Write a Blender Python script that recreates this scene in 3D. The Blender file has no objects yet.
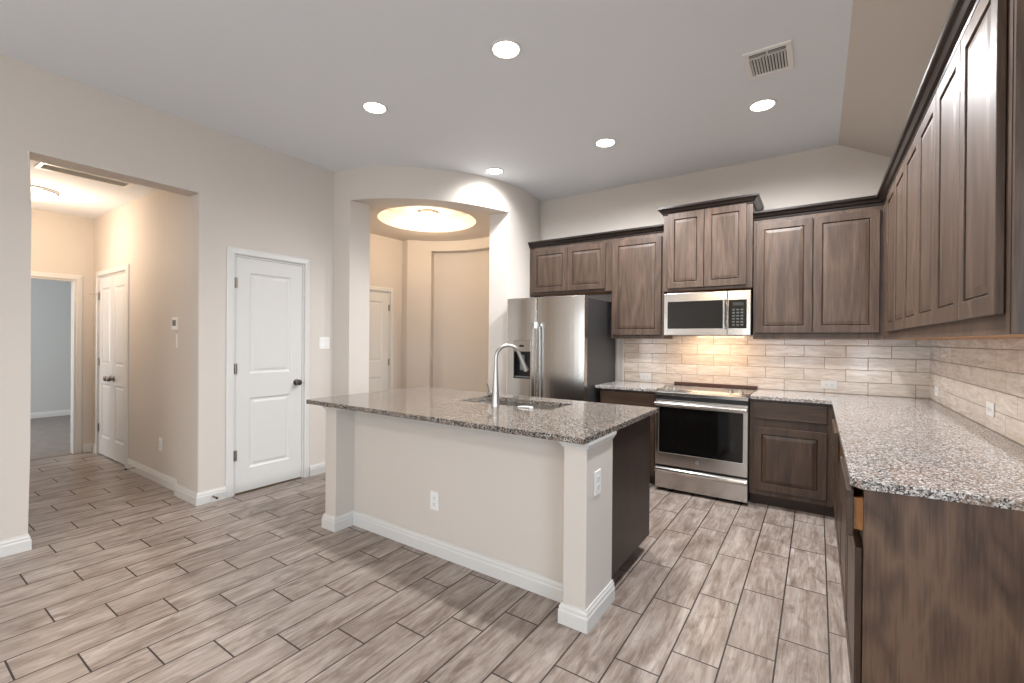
import bpy, bmesh, math, random
from mathutils import Vector, Matrix
random.seed(7)
S = bpy.context.scene
COL = S.collection
PI = math.pi
V = Vector

# ------------------------------------------------------------------ camera
FPX, PSI, CAMH, ROLL, PITCH = 451.35, 0.5951, 1.3553, 0.0076, 0.0032
def _ray(a, b):
    s, c = math.sin(PSI), math.cos(PSI)
    cr, sr, cp, sp = math.cos(ROLL), math.sin(ROLL), math.cos(PITCH), math.sin(PITCH)
    a2, b2 = a*cr + b*sr, -a*sr + b*cr
    d = cp - b2*sp; bb = b2*cp + sp
    return V((-s*d + a2*c, c*d + a2*s, -bb))
F_ = _ray(0, 0); R_ = _ray(1, 0) - F_; U_ = -(_ray(0, 1) - F_)
cd = bpy.data.cameras.new('camera'); cam = bpy.data.objects.new('camera', cd); COL.objects.link(cam)
cd.sensor_width = 36; cd.lens = FPX/1024*36; cd.clip_start = 0.05; cd.clip_end = 200
m = Matrix((R_, U_, -F_)).transposed().to_4x4(); m.translation = V((0, 0, CAMH))
cam.matrix_world = m
S.camera = cam
S.view_settings.view_transform = 'Standard'; S.view_settings.look = 'None'
S.view_settings.exposure = 0.1; S.view_settings.gamma = 1.0; S.view_settings.use_curve_mapping = False

# ------------------------------------------------------------------ world and daylight
w = bpy.data.worlds.new('daylight'); S.world = w; w.use_nodes = True
bg = w.node_tree.nodes['Background']; bg.inputs[0].default_value = (0.80, 0.90, 1.0, 1); bg.inputs[1].default_value = 1.6

def area_light(name, loc, aim, sx, sy, power, col=(1, 1, 1), spread=180):
    l = bpy.data.lights.new(name, 'AREA'); l.shape = 'RECTANGLE'; l.size = sx; l.size_y = sy
    l.energy = power; l.color = col; l.spread = math.radians(spread)
    o = bpy.data.objects.new(name, l); COL.objects.link(o); o.location = loc
    o.rotation_euler = V(aim).to_track_quat('-Z', 'Y').to_euler()
    return o
COOL = (0.84, 0.92, 1.0)
WARMW = (1.0, 0.70, 0.46)
# daylight from unseen windows of the living and breakfast areas, and of the bedroom
area_light('window_daylight', (-0.55, -4.56, 1.45), (0, 1, 0.5), 1.5, 1.6, 36, COOL)
area_light('window_daylight', (3.86, -2.3, 1.45), (-1, 0.8, 0.12), 2.4, 1.6, 120, (0.70, 0.85, 1.0))
area_light('window_daylight', (0.95, -4.56, 1.25), (0, 1, 0.2), 0.40, 2.0, 30, COOL)
area_light('window_daylight', (-4.19, -3.55, 1.45), (1, 0.3, 0.5), 1.3, 1.6, 45, COOL)  # added unseen light from the left, for sheen on the right cabinets
area_light('window_daylight', (-5.10, 3.22, 1.05), (1, 0.55, 0), 0.26, 1.8, 6, (1.0, 0.90, 0.79))
area_light('window_daylight', (-9.0, -0.95, 1.4), (0, 1, 0), 1.4, 1.3, 70, (0.92, 0.95, 1.0))

# ------------------------------------------------------------------ shared measurements
XL, YB, ZC, XR = -4.142, 4.838, 3.076, 0.747       # left wall, back wall, ceiling, right wall
CT, CB = 0.9143, 0.884                              # counter top / underside
CFX, CFY = -4.3765, 4.379                           # centre of the bowed foyer wall
CR = 1.575

# ------------------------------------------------------------------ node helpers
class N:
    def __init__(self, name):
        self.m = bpy.data.materials.new(name); self.m.use_nodes = True
        self.t = self.m.node_tree; self.n = self.t.nodes; self.l = self.t.links
        self.b = self.n['Principled BSDF']; self.out = self.n['Material Output']
    def new(self, typ, **kw):
        x = self.n.new(typ)
        for k, v in kw.items(): setattr(x, k, v)
        return x
    def put(self, sock, v):
        if v is None: return
        if hasattr(v, 'links') or isinstance(v, bpy.types.NodeSocket): self.l.new(v, sock)
        else: sock.default_value = v
    def math(self, op, a, b=None, c=None):
        x = self.new('ShaderNodeMath', operation=op)
        self.put(x.inputs[0], a); self.put(x.inputs[1], b); self.put(x.inputs[2], c)
        return x.outputs[0]
    def mix(self, f, a, b, mode='MIX'):
        x = self.new('ShaderNodeMix', data_type='RGBA', blend_type=mode)
        self.put(x.inputs[0], f); self.put(x.inputs[6], a); self.put(x.inputs[7], b)
        return x.outputs[2]
    def ramp(self, f, stops, interp='LINEAR'):
        x = self.new('ShaderNodeValToRGB'); x.color_ramp.interpolation = interp
        e = x.color_ramp.elements
        while len(e) < len(stops): e.new(0.5)
        for i, (p, c) in enumerate(stops):
            e[i].position = p; e[i].color = c if len(c) == 4 else (*c, 1)
        self.put(x.inputs[0], f); return x.outputs[0]
    def coord(self, which='Object'): return self.new('ShaderNodeTexCoord').outputs[which]
    def scale(self, v, s, loc=(0, 0, 0)):
        x = self.new('ShaderNodeMapping'); x.inputs['Scale'].default_value = s; x.inputs['Location'].default_value = loc
        self.l.new(v, x.inputs['Vector']); return x.outputs[0]
    def noise(self, v, s, detail=3, rough=0.5, dist=0, wv=None):
        x = self.new('ShaderNodeTexNoise'); x.noise_dimensions = '4D' if wv is not None else '3D'
        self.l.new(v, x.inputs['Vector'])
        if wv is not None: self.put(x.inputs['W'], wv)
        x.inputs['Scale'].default_value = s; x.inputs['Detail'].default_value = detail
        x.inputs['Roughness'].default_value = rough; x.inputs['Distortion'].default_value = dist
        return x.outputs[0]
    def sep(self, v):
        x = self.new('ShaderNodeSeparateXYZ'); self.l.new(v, x.inputs[0]); return x.outputs
    def comb(self, a, b, c):
        x = self.new('ShaderNodeCombineXYZ')
        for i, q in enumerate((a, b, c)): self.put(x.inputs[i], q)
        return x.outputs[0]
    def bump(self, h, strength=0.2, dist=0.01):
        x = self.new('ShaderNodeBump'); x.inputs['Strength'].default_value = strength
        x.inputs['Distance'].default_value = dist; self.l.new(h, x.inputs['Height'])
        self.l.new(x.outputs[0], self.b.inputs['Normal'])
    def set(self, color=None, rough=None, metal=None, spec=None, coat=None):
        for k, v in (('Base Color', color), ('Roughness', rough), ('Metallic', metal), ('Specular IOR Level', spec), ('Coat Weight', coat)):
            if v is not None:
                if isinstance(v, tuple) and len(v) == 3: v = (*v, 1)
                self.put(self.b.inputs[k], v)
        return self.m

def srgb(r, g, b):
    f = lambda c: (c/255/12.92) if c/255 <= 0.04045 else ((c/255+0.055)/1.055)**2.4
    return (f(r), f(g), f(b), 1)

def paint(name, col, rough=0.75, amp=0.04):
    k = N(name); v = k.coord('Object')
    n1 = k.noise(v, 160, 2, 0.5)
    big = k.noise(v, 2.2, 2, 0.5)
    c = k.mix(k.math('MULTIPLY', big, amp), col, tuple(x*0.9 for x in col[:3])+(1,))
    k.bump(n1, 0.08, 0.002)
    return k.set(c, rough)
def plain(name, col, rough=0.5, metal=0.0, spec=0.5):
    k = N(name); v = k.coord('Object'); n = k.noise(v, 60, 2, 0.5)
    c = k.mix(k.math('MULTIPLY', n, 0.15), col, tuple(x*0.85 for x in col[:3])+(1,))
    return k.set(c, rough, metal, spec)
def emit(name, col, strength):
    k = N(name); k.b.inputs['Emission Color'].default_value = col; k.b.inputs['Emission Strength'].default_value = strength
    return k.set((0.9, 0.9, 0.9), 0.4)

def wood(name, dark, light, rough=0.38, axis='z', amt=0.4, st=0.14):
    k = N(name); v = k.coord('Object')
    rnd = k.math('MULTIPLY', k.new('ShaderNodeObjectInfo').outputs['Random'], 37.0)
    sc = {'z': (1, 1, st), 'x': (st, 1, 1), 'y': (1, st, 1)}[axis]
    vs = k.scale(v, sc)
    warp = k.noise(vs, 5.0, 2, 0.5, 0.6, rnd)
    rings = k.math('FRACT', k.math('MULTIPLY', warp, 6.0))
    rings = k.math('ABSOLUTE', k.math('SUBTRACT', rings, 0.5))
    fine = k.noise(k.scale(v, tuple(x*1.0 if x > 0.5 else 0.05 for x in sc)), 120, 3, 0.6, 0.1, rnd)
    broad = k.noise(vs, 3.0, 3, 0.6, 0.3, rnd)
    f = k.math('ADD', k.math('MULTIPLY', rings, amt), k.math('ADD', k.math('MULTIPLY', fine, 0.7), k.math('MULTIPLY', broad, 0.6)))
    mid = tuple((p+q)/2 for p, q in zip(dark, light))
    c = k.ramp(f, [(0.48, dark), (0.78, mid), (1.08, light)])
    blot = k.noise(k.scale(v, tuple(x if x > 0.5 else 0.35 for x in sc)), 3.2, 3, 0.55, 0.6, rnd)
    c = k.mix(k.math('MULTIPLY', blot, 0.5), c, (dark[0]*1.35, dark[1]*1.0, dark[2]*0.8, 1))
    k.bump(fine, 0.06, 0.002)
    return k.set(c, rough, 0.0, 0.45)

def steel(name, col, rough, axis='x'):
    k = N(name); v = k.coord('Object')
    sc = {'x': (1, 60, 60), 'z': (60, 60, 1)}[axis]
    n = k.noise(k.scale(v, sc), 12, 3, 0.6)
    c = k.mix(n, tuple(x*0.93 for x in col[:3])+(1,), col)
    r = k.math('ADD', rough - 0.05, k.math('MULTIPLY', n, 0.06))
    wav = k.noise(v, 2.6, 1, 0.4)
    k.bump(wav, 0.10, 0.02)
    return k.set(c, r, 1.0)

M = {}
M['wall'] = paint('greige_wall_paint', srgb(208, 200, 191), 0.7)
M['ceil'] = paint('greige_ceiling_paint', srgb(230, 234, 238), 0.8)
M['bedroom'] = paint('cool_grey_wall_paint', srgb(196, 196, 192), 0.8)
M['white'] = paint('white_trim_paint', srgb(214, 212, 208), 0.38, 0.02)
M['plastic'] = plain('white_plastic', srgb(236, 235, 232), 0.35)
M['slot'] = plain('dark_slot', srgb(40, 38, 36), 0.7)
M['wood'] = wood('grey_brown_stained_oak', srgb(48, 36, 29), srgb(106, 87, 73), 0.42)
M['woodh'] = wood('grey_brown_stained_oak_horizontal', srgb(48, 36, 29), srgb(106, 87, 73), 0.36, 'x')
M['base'] = wood('dark_stained_oak', srgb(44, 32, 25), srgb(96, 76, 60), 0.36)
M['baseh'] = wood('dark_stained_oak_horizontal', srgb(44, 32, 25), srgb(96, 76, 60), 0.36, 'x')
M['basepanel'] = wood('figured_stained_oak', srgb(50, 37, 29), srgb(112, 88, 71), 0.36, 'z', 0.75, 0.3)
M['espresso'] = wood('espresso_stained_wood', srgb(24, 18, 16), srgb(42, 33, 29), 0.3, 'x')
M['islandwood'] = wood('espresso_stained_panel', srgb(36, 27, 23), srgb(64, 52, 45), 0.4)
M['maple'] = wood('unfinished_maple', srgb(176, 124, 74), srgb(206, 158, 104), 0.5, 'x')
M['toe'] = plain('toe_kick_brown', srgb(56, 42, 33), 0.5)
M['steel'] = steel('brushed_stainless', (0.57, 0.545, 0.515, 1), 0.22)
M['steelv'] = steel('brushed_stainless_vertical', (0.66, 0.645, 0.62, 1), 0.22, 'z')
M['chrome'] = plain('brushed_nickel', (0.50, 0.48, 0.45, 1), 0.3, 1.0)
M['bronze'] = plain('dark_nickel', (0.20, 0.18, 0.16, 1), 0.32, 1.0)
M['hinge'] = plain('satin_nickel_hinge', (0.36, 0.32, 0.28, 1), 0.35, 1.0)
M['blackglass'] = plain('black_glass', srgb(14, 13, 13), 0.06, 0.0, 0.6)
M['blackplastic'] = plain('black_plastic', srgb(22, 21, 21), 0.4)
M['fridgeside'] = plain('charcoal_fridge_side', srgb(52, 51, 52), 0.42)
M['darkbrown'] = plain('dark_brown_trim', srgb(84, 54, 40), 0.4)
M['lens'] = emit('recessed_lens', (1.0, 0.97, 0.93, 1), 14)
M['dome'] = emit('frosted_glass_dome', (1.0, 0.90, 0.76, 1), 5)
M['grey'] = plain('vent_grey', srgb(120, 120, 122), 0.6)
M['key'] = plain('dim_key_grey', srgb(74, 78, 74), 0.4)
M['door_gap'] = plain('gap_strip_brown', srgb(92, 72, 40), 0.6)

def granite(name, stops, big):
    k = N(name); v = k.coord('Object')
    vo = k.new('ShaderNodeTexVoronoi'); vo.inputs['Scale'].default_value = big; vo.inputs['Randomness'].default_value = 1
    k.l.new(v, vo.inputs['Vector'])
    cell = k.sep(vo.outputs['Color'])[0]
    blot = k.noise(v, 80, 4, 0.7, 0.3)
    f = k.math('ADD', k.math('MULTIPLY', cell, 0.55), k.math('MULTIPLY', blot, 0.78))
    c = k.ramp(f, stops)
    fl = k.noise(k.scale(v, (1, 1, 1), (3, 1, 5)), 120, 2, 0.5, 0.2)
    c2 = k.mix(k.math('GREATER_THAN', fl, 0.635), c, tuple(stops[0][1]))
    br = k.noise(k.scale(v, (1, 1, 1), (9, 4, 2)), 22, 2, 0.5, 0.5)
    c3 = k.mix(k.math('MULTIPLY', k.math('GREATER_THAN', br, 0.58), 0.4), c2, srgb(146, 122, 104))
    return k.set(c3, 0.09, 0.0, 0.5)
M['granite'] = granite('pale_speckled_granite', [(0.44, srgb(58, 54, 52)), (0.53, srgb(106, 100, 96)), (0.63, srgb(146, 140, 135)), (0.75, srgb(172, 167, 162)), (0.88, srgb(214, 210, 206))], 230)
M['granite_dark'] = granite('brown_speckled_granite', [(0.45, srgb(26, 24, 23)), (0.56, srgb(66, 59, 54)), (0.66, srgb(104, 96, 89)), (0.78, srgb(134, 126, 118)), (0.90, srgb(186, 180, 172))], 230)

def floor_tile():
    k = N('wood_look_floor_tile'); v = k.coord('Object'); x, y, z = k.sep(v)
    PX, PY = 0.1902, 0.5515
    cx = k.math('DIVIDE', k.math('SUBTRACT', 0.053, x), PX)          # column index grows to the left
    ci = k.math('FLOOR', cx); cf = k.math('FRACT', cx)
    yy = k.math('DIVIDE', k.math('ADD', k.math('SUBTRACT', y, 2.398), k.math('MULTIPLY', ci, 0.18383)), PY)
    ri = k.math('FLOOR', yy); rf = k.math('FRACT', yy)
    ex = k.math('MULTIPLY', k.math('MINIMUM', cf, k.math('SUBTRACT', 1.0, cf)), PX)
    ey = k.math('MULTIPLY', k.math('MINIMUM', rf, k.math('SUBTRACT', 1.0, rf)), PY)
    e = k.math('MINIMUM', ex, ey)
    gm = k.math('LESS_THAN', e, 0.0034)
    wn = k.new('ShaderNodeTexWhiteNoise'); wn.noise_dimensions = '2D'
    k.l.new(k.comb(ci, ri, 0), wn.inputs['Vector']); r = wn.outputs['Value']
    wv = k.math('MULTIPLY', r, 53.0)
    st = k.noise(k.scale(v, (7, 1.2, 1)), 2.6, 5, 0.66, 1.0, wv)
    fine = k.noise(k.scale(v, (40, 2.0, 1)), 3.0, 4, 0.6, 0.2, wv)
    kn = k.noise(k.scale(v, (1.8, 0.8, 1)), 5.5, 5, 0.62, 0.8, wv)
    f = k.math('ADD', k.math('MULTIPLY', st, 0.75), k.math('MULTIPLY', fine, 0.35))
    c = k.ramp(f, [(0.36, srgb(98, 84, 75)), (0.50, srgb(138, 124, 114)), (0.62, srgb(168, 156, 147)), (0.76, srgb(194, 185, 177))])
    kd = k.ramp(kn, [(0.52, (0, 0, 0)), (0.70, (1, 1, 1))])
    c = k.mix(k.math('MULTIPLY', kd, 0.75), c, srgb(90, 74, 64))
    c = k.mix(k.math('MULTIPLY', k.math('SUBTRACT', r, 0.0), 0.25), c, srgb(120, 106, 97))
    c = k.mix(gm, c, srgb(54, 45, 40))
    k.bump(k.math('ADD', k.math('MINIMUM', k.math('MULTIPLY', e, 200.0), 1.0), k.math('MULTIPLY', fine, 0.12)), 0.35, 0.002)
    rough = k.math('ADD', 0.30, k.math('MULTIPLY', gm, 0.4))
    return k.set(c, rough, 0.0, 0.45)
M['floor'] = floor_tile()

def splash(name, axis):
    k = N(name); v = k.coord('Object'); o = k.sep(v); u = o[0] if axis == 'x' else o[1]; z = o[2]
    W_, H_ = 0.3025, 0.1035
    rz = k.math('DIVIDE', k.math('SUBTRACT', z, CT), H_); ri = k.math('FLOOR', rz); rf = k.math('FRACT', rz)
    uu = k.math('ADD', k.math('DIVIDE', k.math('ADD', u, 1.158), W_), k.math('MULTIPLY', k.math('MODULO', ri, 2.0), 0.5))
    ui = k.math('FLOOR', uu); uf = k.math('FRACT', uu)
    e = k.math('MINIMUM', k.math('MULTIPLY', k.math('MINIMUM', rf, k.math('SUBTRACT', 1.0, rf)), H_),
               k.math('MULTIPLY', k.math('MINIMUM', uf, k.math('SUBTRACT', 1.0, uf)), W_))
    gm = k.math('LESS_THAN', e, 0.0019)
    wn = k.new('ShaderNodeTexWhiteNoise'); wn.noise_dimensions = '2D'
    k.l.new(k.comb(ui, ri, 0), wn.inputs['Vector']); r = wn.outputs['Value']
    wv = k.math('MULTIPLY', r, 41.0)
    st = k.noise(k.scale(v, (1.2, 1.2, 7)), 6, 4, 0.6, 0.8, wv)
    c = k.ramp(st, [(0.35, srgb(208, 193, 177)), (0.5, srgb(226, 214, 201)), (0.68, srgb(242, 234, 226))])
    c = k.mix(k.math('MULTIPLY', r, 0.35), c, srgb(206, 190, 174))
    c = k.mix(gm, c, srgb(138, 124, 110))
    k.bump(k.math('MINIMUM', k.math('MULTIPLY', e, 250.0), 1.0), 0.4, 0.002)
    return k.set(c, k.math('ADD', 0.13, k.math('MULTIPLY', gm, 0.5)), 0.0, 0.5)
M['splash_x'] = splash('backsplash_tile_back', 'x'); M['splash_y'] = splash('backsplash_tile_right', 'y')

def carpet():
    k = N('grey_carpet'); v = k.coord('Object'); n = k.noise(v, 260, 3, 0.7); b = k.noise(v, 9, 3, 0.6)
    c = k.mix(k.math('ADD', k.math('MULTIPLY', n, 0.5), k.math('MULTIPLY', b, 0.5)), srgb(108, 100, 95), srgb(172, 163, 156))
    k.bump(n, 0.8, 0.01); return k.set(c, 0.95)
M['carpet'] = carpet()

# ------------------------------------------------------------------ mesh helpers
class B:
    def __init__(self): self.bm = bmesh.new()
    def face(self, pts):
        return self.bm.faces.new([self.bm.verts.new(p) for p in pts])
    def box(self, x0, x1, y0, y1, z0, z1):
        v = [self.bm.verts.new((x, y, z)) for z in (z0, z1) for y in (y0, y1) for x in (x0, x1)]
        for q in ((0, 2, 3, 1), (4, 5, 7, 6), (0, 1, 5, 4), (2, 6, 7, 3), (0, 4, 6, 2), (1, 3, 7, 5)):
            self.bm.faces.new([v[i] for i in q])
        return self
    def prism(self, poly, z0, z1):
        a = [self.bm.verts.new((x, y, z0)) for x, y in poly]; b = [self.bm.verts.new((x, y, z1)) for x, y in poly]
        n = len(poly)
        self.bm.faces.new(a[::-1]); self.bm.faces.new(b)
        for i in range(n): self.bm.faces.new((a[i], a[(i+1) % n], b[(i+1) % n], b[i]))
        return self
    def extr(self, poly, axis, a, b):
        """poly of (u, v) extruded along an axis: x -> (.,u,v), y -> (u,.,v)"""
        f = (lambda t, p: (t, p[0], p[1])) if axis == 'x' else (lambda t, p: (p[0], t, p[1]))
        A = [self.bm.verts.new(f(a, p)) for p in poly]; C = [self.bm.verts.new(f(b, p)) for p in poly]
        n = len(poly); self.bm.faces.new(A[::-1]); self.bm.faces.new(C)
        for i in range(n): self.bm.faces.new((A[i], A[(i+1) % n], C[(i+1) % n], C[i]))
        return self
    def tube(self, pts, rad, seg=14, caps=True):
        pts = [V(p) for p in pts]; rads = rad if isinstance(rad, (list, tuple)) else [rad]*len(pts)
        rings = []; ref = None
        for i, p in enumerate(pts):
            t = (pts[min(i+1, len(pts)-1)] - pts[max(i-1, 0)]).normalized()
            if ref is None: ref = t.orthogonal().normalized()
            ref = (ref - t*ref.dot(t)).normalized(); q = t.cross(ref)
            rings.append([self.bm.verts.new(p + (ref*math.cos(2*PI*j/seg) + q*math.sin(2*PI*j/seg))*rads[i]) for j in range(seg)])
        for a, b in zip(rings, rings[1:]):
            for j in range(seg): self.bm.faces.new((a[j], a[(j+1) % seg], b[(j+1) % seg], b[j]))
        if caps: self.bm.faces.new(rings[0][::-1]); self.bm.faces.new(rings[-1])
        return self
    def lathe(self, prof, c=(0, 0, 0), axis=(0, 0, 1), seg=32):
        """prof of (r, h) turned about an axis through c"""
        ax = V(axis).normalized(); u = ax.orthogonal().normalized(); v = ax.cross(u); c = V(c); rings = []
        for r, h in prof:
            if r < 1e-6: rings.append([self.bm.verts.new(c + ax*h)])
            else: rings.append([self.bm.verts.new(c + ax*h + (u*math.cos(2*PI*j/seg) + v*math.sin(2*PI*j/seg))*r) for j in range(seg)])
        for a, b in zip(rings, rings[1:]):
            if len(a) == 1 and len(b) == 1: continue
            for j in range(seg):
                k = (j+1) % seg
                if len(a) == 1: self.bm.faces.new((a[0], b[k], b[j]))
                elif len(b) == 1: self.bm.faces.new((a[j], a[k], b[0]))
                else: self.bm.faces.new((a[j], a[k], b[k], b[j]))
        return self
    def grid_wall(self, axis, t0, t1, us, zs, holes):
        """wall slab: thickness t0..t1 on `axis`, cut positions us, zs; holes = [(u0,u1,z0,z1)] left open"""
        us = sorted(set(us)); zs = sorted(set(zs)); nu, nz = len(us)-1, len(zs)-1
        def solid(i, j):
            if i < 0 or j < 0 or i >= nu or j >= nz: return False
            uc, zc = (us[i]+us[i+1])/2, (zs[j]+zs[j+1])/2
            return not any(h[0] < uc < h[1] and h[2] < zc < h[3] for h in holes)
        P = (lambda t, u, z: (t, u, z)) if axis == 'x' else ((lambda t, u, z: (u, t, z)) if axis == 'y' else (lambda t, u, z: (u, z, t)))
        for i in range(nu):
            for j in range(nz):
                if not solid(i, j): continue
                a, b, c, d = us[i], us[i+1], zs[j], zs[j+1]
                for t in (t0, t1): self.face([P(t, a, c), P(t, b, c), P(t, b, d), P(t, a, d)])
                if not solid(i-1, j): self.face([P(t0, a, c), P(t1, a, c), P(t1, a, d), P(t0, a, d)])
                if not solid(i+1, j): self.face([P(t0, b, c), P(t1, b, c), P(t1, b, d), P(t0, b, d)])
                if not solid(i, j-1): self.face([P(t0, a, c), P(t1, a, c), P(t1, b, c), P(t0, b, c)])
                if not solid(i, j+1): self.face([P(t0, a, d), P(t1, a, d), P(t1, b, d), P(t0, b, d)])
        return self
    def panel_door(self, w, h, t, panels, prof):
        """slab 0..w x 0..h, front face at y=0 looking to -Y, back at y=t; panels = rects sunk by prof [(inset, depth)]"""
        xs = sorted({0, w} | {p[0] for p in panels} | {p[2] for p in panels})
        zs = sorted({0, h} | {p[1] for p in panels} | {p[3] for p in panels})
        for i in range(len(xs)-1):
            for j in range(len(zs)-1):
                a, b, c, d = xs[i], xs[i+1], zs[j], zs[j+1]
                hole = any(p[0] <= a and b <= p[2] and p[1] <= c and d <= p[3] for p in panels)
                if not hole: self.face([(a, 0, c), (b, 0, c), (b, 0, d), (a, 0, d)])
                if i == 0: self.face([(a, 0, c), (a, 0, d), (a, t, d), (a, t, c)])
                if i == len(xs)-2: self.face([(b, 0, c), (b, t, c), (b, t, d), (b, 0, d)])
                if j == 0: self.face([(a, 0, c), (a, t, c), (b, t, c), (b, 0, c)])
                if j == len(zs)-2: self.face([(a, 0, d), (b, 0, d), (b, t, d), (a, t, d)])
                self.face([(a, t, c), (a, t, d), (b, t, d), (b, t, c)])
        for x0, z0, x1, z1 in panels:
            R = [[(x0+i, dp, z0+i), (x1-i, dp, z0+i), (x1-i, dp, z1-i), (x0+i, dp, z1-i)] for i, dp in [(0, 0)] + prof]
            for A, C in zip(R, R[1:]):
                for q in range(4): self.face([A[q], A[(q+1) % 4], C[(q+1) % 4], C[q]])
            self.face(R[-1])
        return self
    def build(self, name, mat, parent=None, loc=None, rz=0, bevel=0, seg=2, smooth=False):
        bmesh.ops.remove_doubles(self.bm, verts=self.bm.verts, dist=1e-5)
        bmesh.ops.recalc_face_normals(self.bm, faces=self.bm.faces)
        me = bpy.data.meshes.new(name); self.bm.to_mesh(me); self.bm.free()
        me.materials.append(M[mat] if isinstance(mat, str) else mat)
        o = bpy.data.objects.new(name, me); COL.objects.link(o)
        if parent: o.parent = parent
        if loc: o.location = loc
        o.rotation_euler.z = rz
        if bevel:
            b = o.modifiers.new('bevel', 'BEVEL'); b.width = bevel; b.segments = seg; b.limit_method = 'ANGLE'; b.angle_limit = math.radians(40)
        if smooth:
            for p in me.polygons: p.use_smooth = True
            try: me.set_sharp_from_angle(angle=math.radians(42))
            except Exception: pass
        return o

def thing(name, label, cat, loc=(0, 0, 0), rz=0, group=None):
    o = bpy.data.objects.new(name, None); o.empty_display_size = 0.1; COL.objects.link(o)
    o.location = loc; o.rotation_euler.z = rz; o['label'] = label; o['category'] = cat
    if group: o['group'] = group
    return o
def tag(o, label, cat, group=None):
    o['label'] = label; o['category'] = cat
    if group: o['group'] = group
    return o
def struct(o, label, cat):
    o['kind'] = 'structure'; o['label'] = label; o['category'] = cat
    return o
def dup(root, loc, rz, label):
    r = root.copy(); COL.objects.link(r); r.location = loc; r.rotation_euler.z = rz; r['label'] = label
    for ch in list(root.children):
        c = ch.copy(); COL.objects.link(c); c.parent = r
        for g in list(ch.children):
            d = g.copy(); COL.objects.link(d); d.parent = c
    return r

# ================================================================== THE ROOM
YF = -4.5                                             # wall behind the camera
b = B(); b.box(-7.1, 3.9, YF-0.1, 6.3, -0.12, 0)
struct(b.build('floor', 'floor'), 'floor of wood-look grey-brown planks laid in a stepped bond', 'floor')
b = B(); b.box(XL-0.4, 0.135, YF-0.1, YB+0.1, ZC, ZC+0.1)
struct(b.build('ceiling', 'ceil'), 'flat greige kitchen ceiling with recessed lights', 'ceiling')
b = B(); b.extr([(0.135, ZC), (XR, 2.745), (XR, 2.85), (0.135, ZC+0.1)], 'y', YF-0.1, YB)
struct(b.build('ceiling', 'wall'), 'sloping strip of ceiling falling to the right wall', 'ceiling')

# left wall with the hall opening and the pantry door opening
HD = 0.17                                            # header thickness
HO = (0.650, 1.600, 2.523)                            # hall opening y0, y1, top
PD = (1.862, 2.505, 2.075)                            # pantry door opening
b = B()
b.grid_wall('x', XL-HD, XL, [YF, -4.2, -2.9, HO[0], HO[1], 1.645], [0, 0.65, 2.25, HO[2], ZC+0.05], [(HO[0], HO[1], -1, HO[2]), (-4.2, -2.9, 0.65, 2.25)])  # rear opening added to hold the left light
bmesh.ops.remove_doubles(b.bm, verts=b.bm.verts, dist=1e-5)
on = lambda v, k, q: abs(v.co[k]-q) < 1e-4
def rim(e):
    p, q = e.verts
    face = any(on(p, 0, x) and on(q, 0, x) for x in (XL,))
    side = any(on(p, 1, y) and on(q, 1, y) for y in HO[:2]) and p.co.z < HO[2]+1e-4 and q.co.z < HO[2]+1e-4
    top = on(p, 2, HO[2]) and on(q, 2, HO[2]) and HO[0]-1e-4 < min(p.co.y, q.co.y) and max(p.co.y, q.co.y) < HO[1]+1e-4
    return face and (side or top)
bmesh.ops.bevel(b.bm, geom=[e for e in b.bm.edges if rim(e)], offset=0.011, segments=4, affect='EDGES', profile=0.5)
b.grid_wall('x', XL-0.12, XL, [1.645, PD[0], PD[1], 2.845], [0, PD[2], ZC+0.05], [(PD[0], PD[1], -1, PD[2])])
b.box(XL-0.408, XL-HD, HO[1], 1.645, 0, 2.75)
b.box(XL-0.408, XL-HD, 0.45, HO[0]-0.08, 0, 2.75)
struct(b.build('wall_left', 'wall', smooth=True), 'left wall with the hallway opening and the pantry door', 'wall')
# back wall, right wall
b = B(); b.box(-2.95, XR+0.12, YB, YB+0.12, 0, ZC)
struct(b.build('wall_back', 'wall'), 'back wall behind the range and the wall cabinets', 'wall')
b = B(); b.grid_wall('x', XR, XR+0.12, [YF, 1.45, YB], [0, 2.42, 2.9], [(YF, 1.45, -1, 2.42)])
struct(b.build('wall_right', 'wall'), 'right wall behind the long granite counter', 'wall')
# breakfast area and the wall behind the camera, with their windows
b = B(); b.grid_wall('y', YF-0.12, YF, [XL-0.4, -1.3, 0.2, 0.75, 1.15, 3.9], [0, 0.25, 0.65, 2.25, ZC],
                     [(-1.3, 0.2, 0.65, 2.25), (0.75, 1.15, 0.25, 2.25)])
struct(b.build('wall_front', 'wall'), 'wall with windows behind the camera', 'wall')
b = B(); b.grid_wall('x', 3.8, 3.9, [YF, -3.5, -1.1, 1.45], [0, 0.65, 2.25, 2.5], [(-3.5, -1.1, 0.65, 2.25)])
struct(b.build('wall_breakfast', 'wall'), 'far wall of the breakfast area', 'wall')
b = B(); b.box(XR+0.12, 3.9, 1.45, 1.57, 0, 2.5)
struct(b.build('wall_return', 'wall'), 'return wall of the breakfast area', 'wall')
b = B(); b.box(XR+0.12, 3.9, YF-0.1, 1.57, 2.5, 2.6)
struct(b.build('ceiling', 'ceil'), 'lower ceiling of the breakfast area', 'ceiling')
for n, (x0, x1, z0) in enumerate(((-1.3, 0.2, 0.65), (0.75, 1.15, 0.25))):
    b = B(); b.grid_wall('y', YF-0.09, YF-0.04, [x0, x0+0.05, x1-0.05, x1], [z0, z0+0.05, (z0+2.25)/2-0.02, (z0+2.25)/2+0.02, 2.20, 2.25],
                         [(x0+0.05, x1-0.05, z0+0.05, (z0+2.25)/2-0.02), (x0+0.05, x1-0.05, (z0+2.25)/2+0.02, 2.20)])
    struct(b.build('window_%d' % (n+1), 'white'), ('wide', 'narrow')[n] + ' window frame in the wall behind the camera', 'window')

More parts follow.
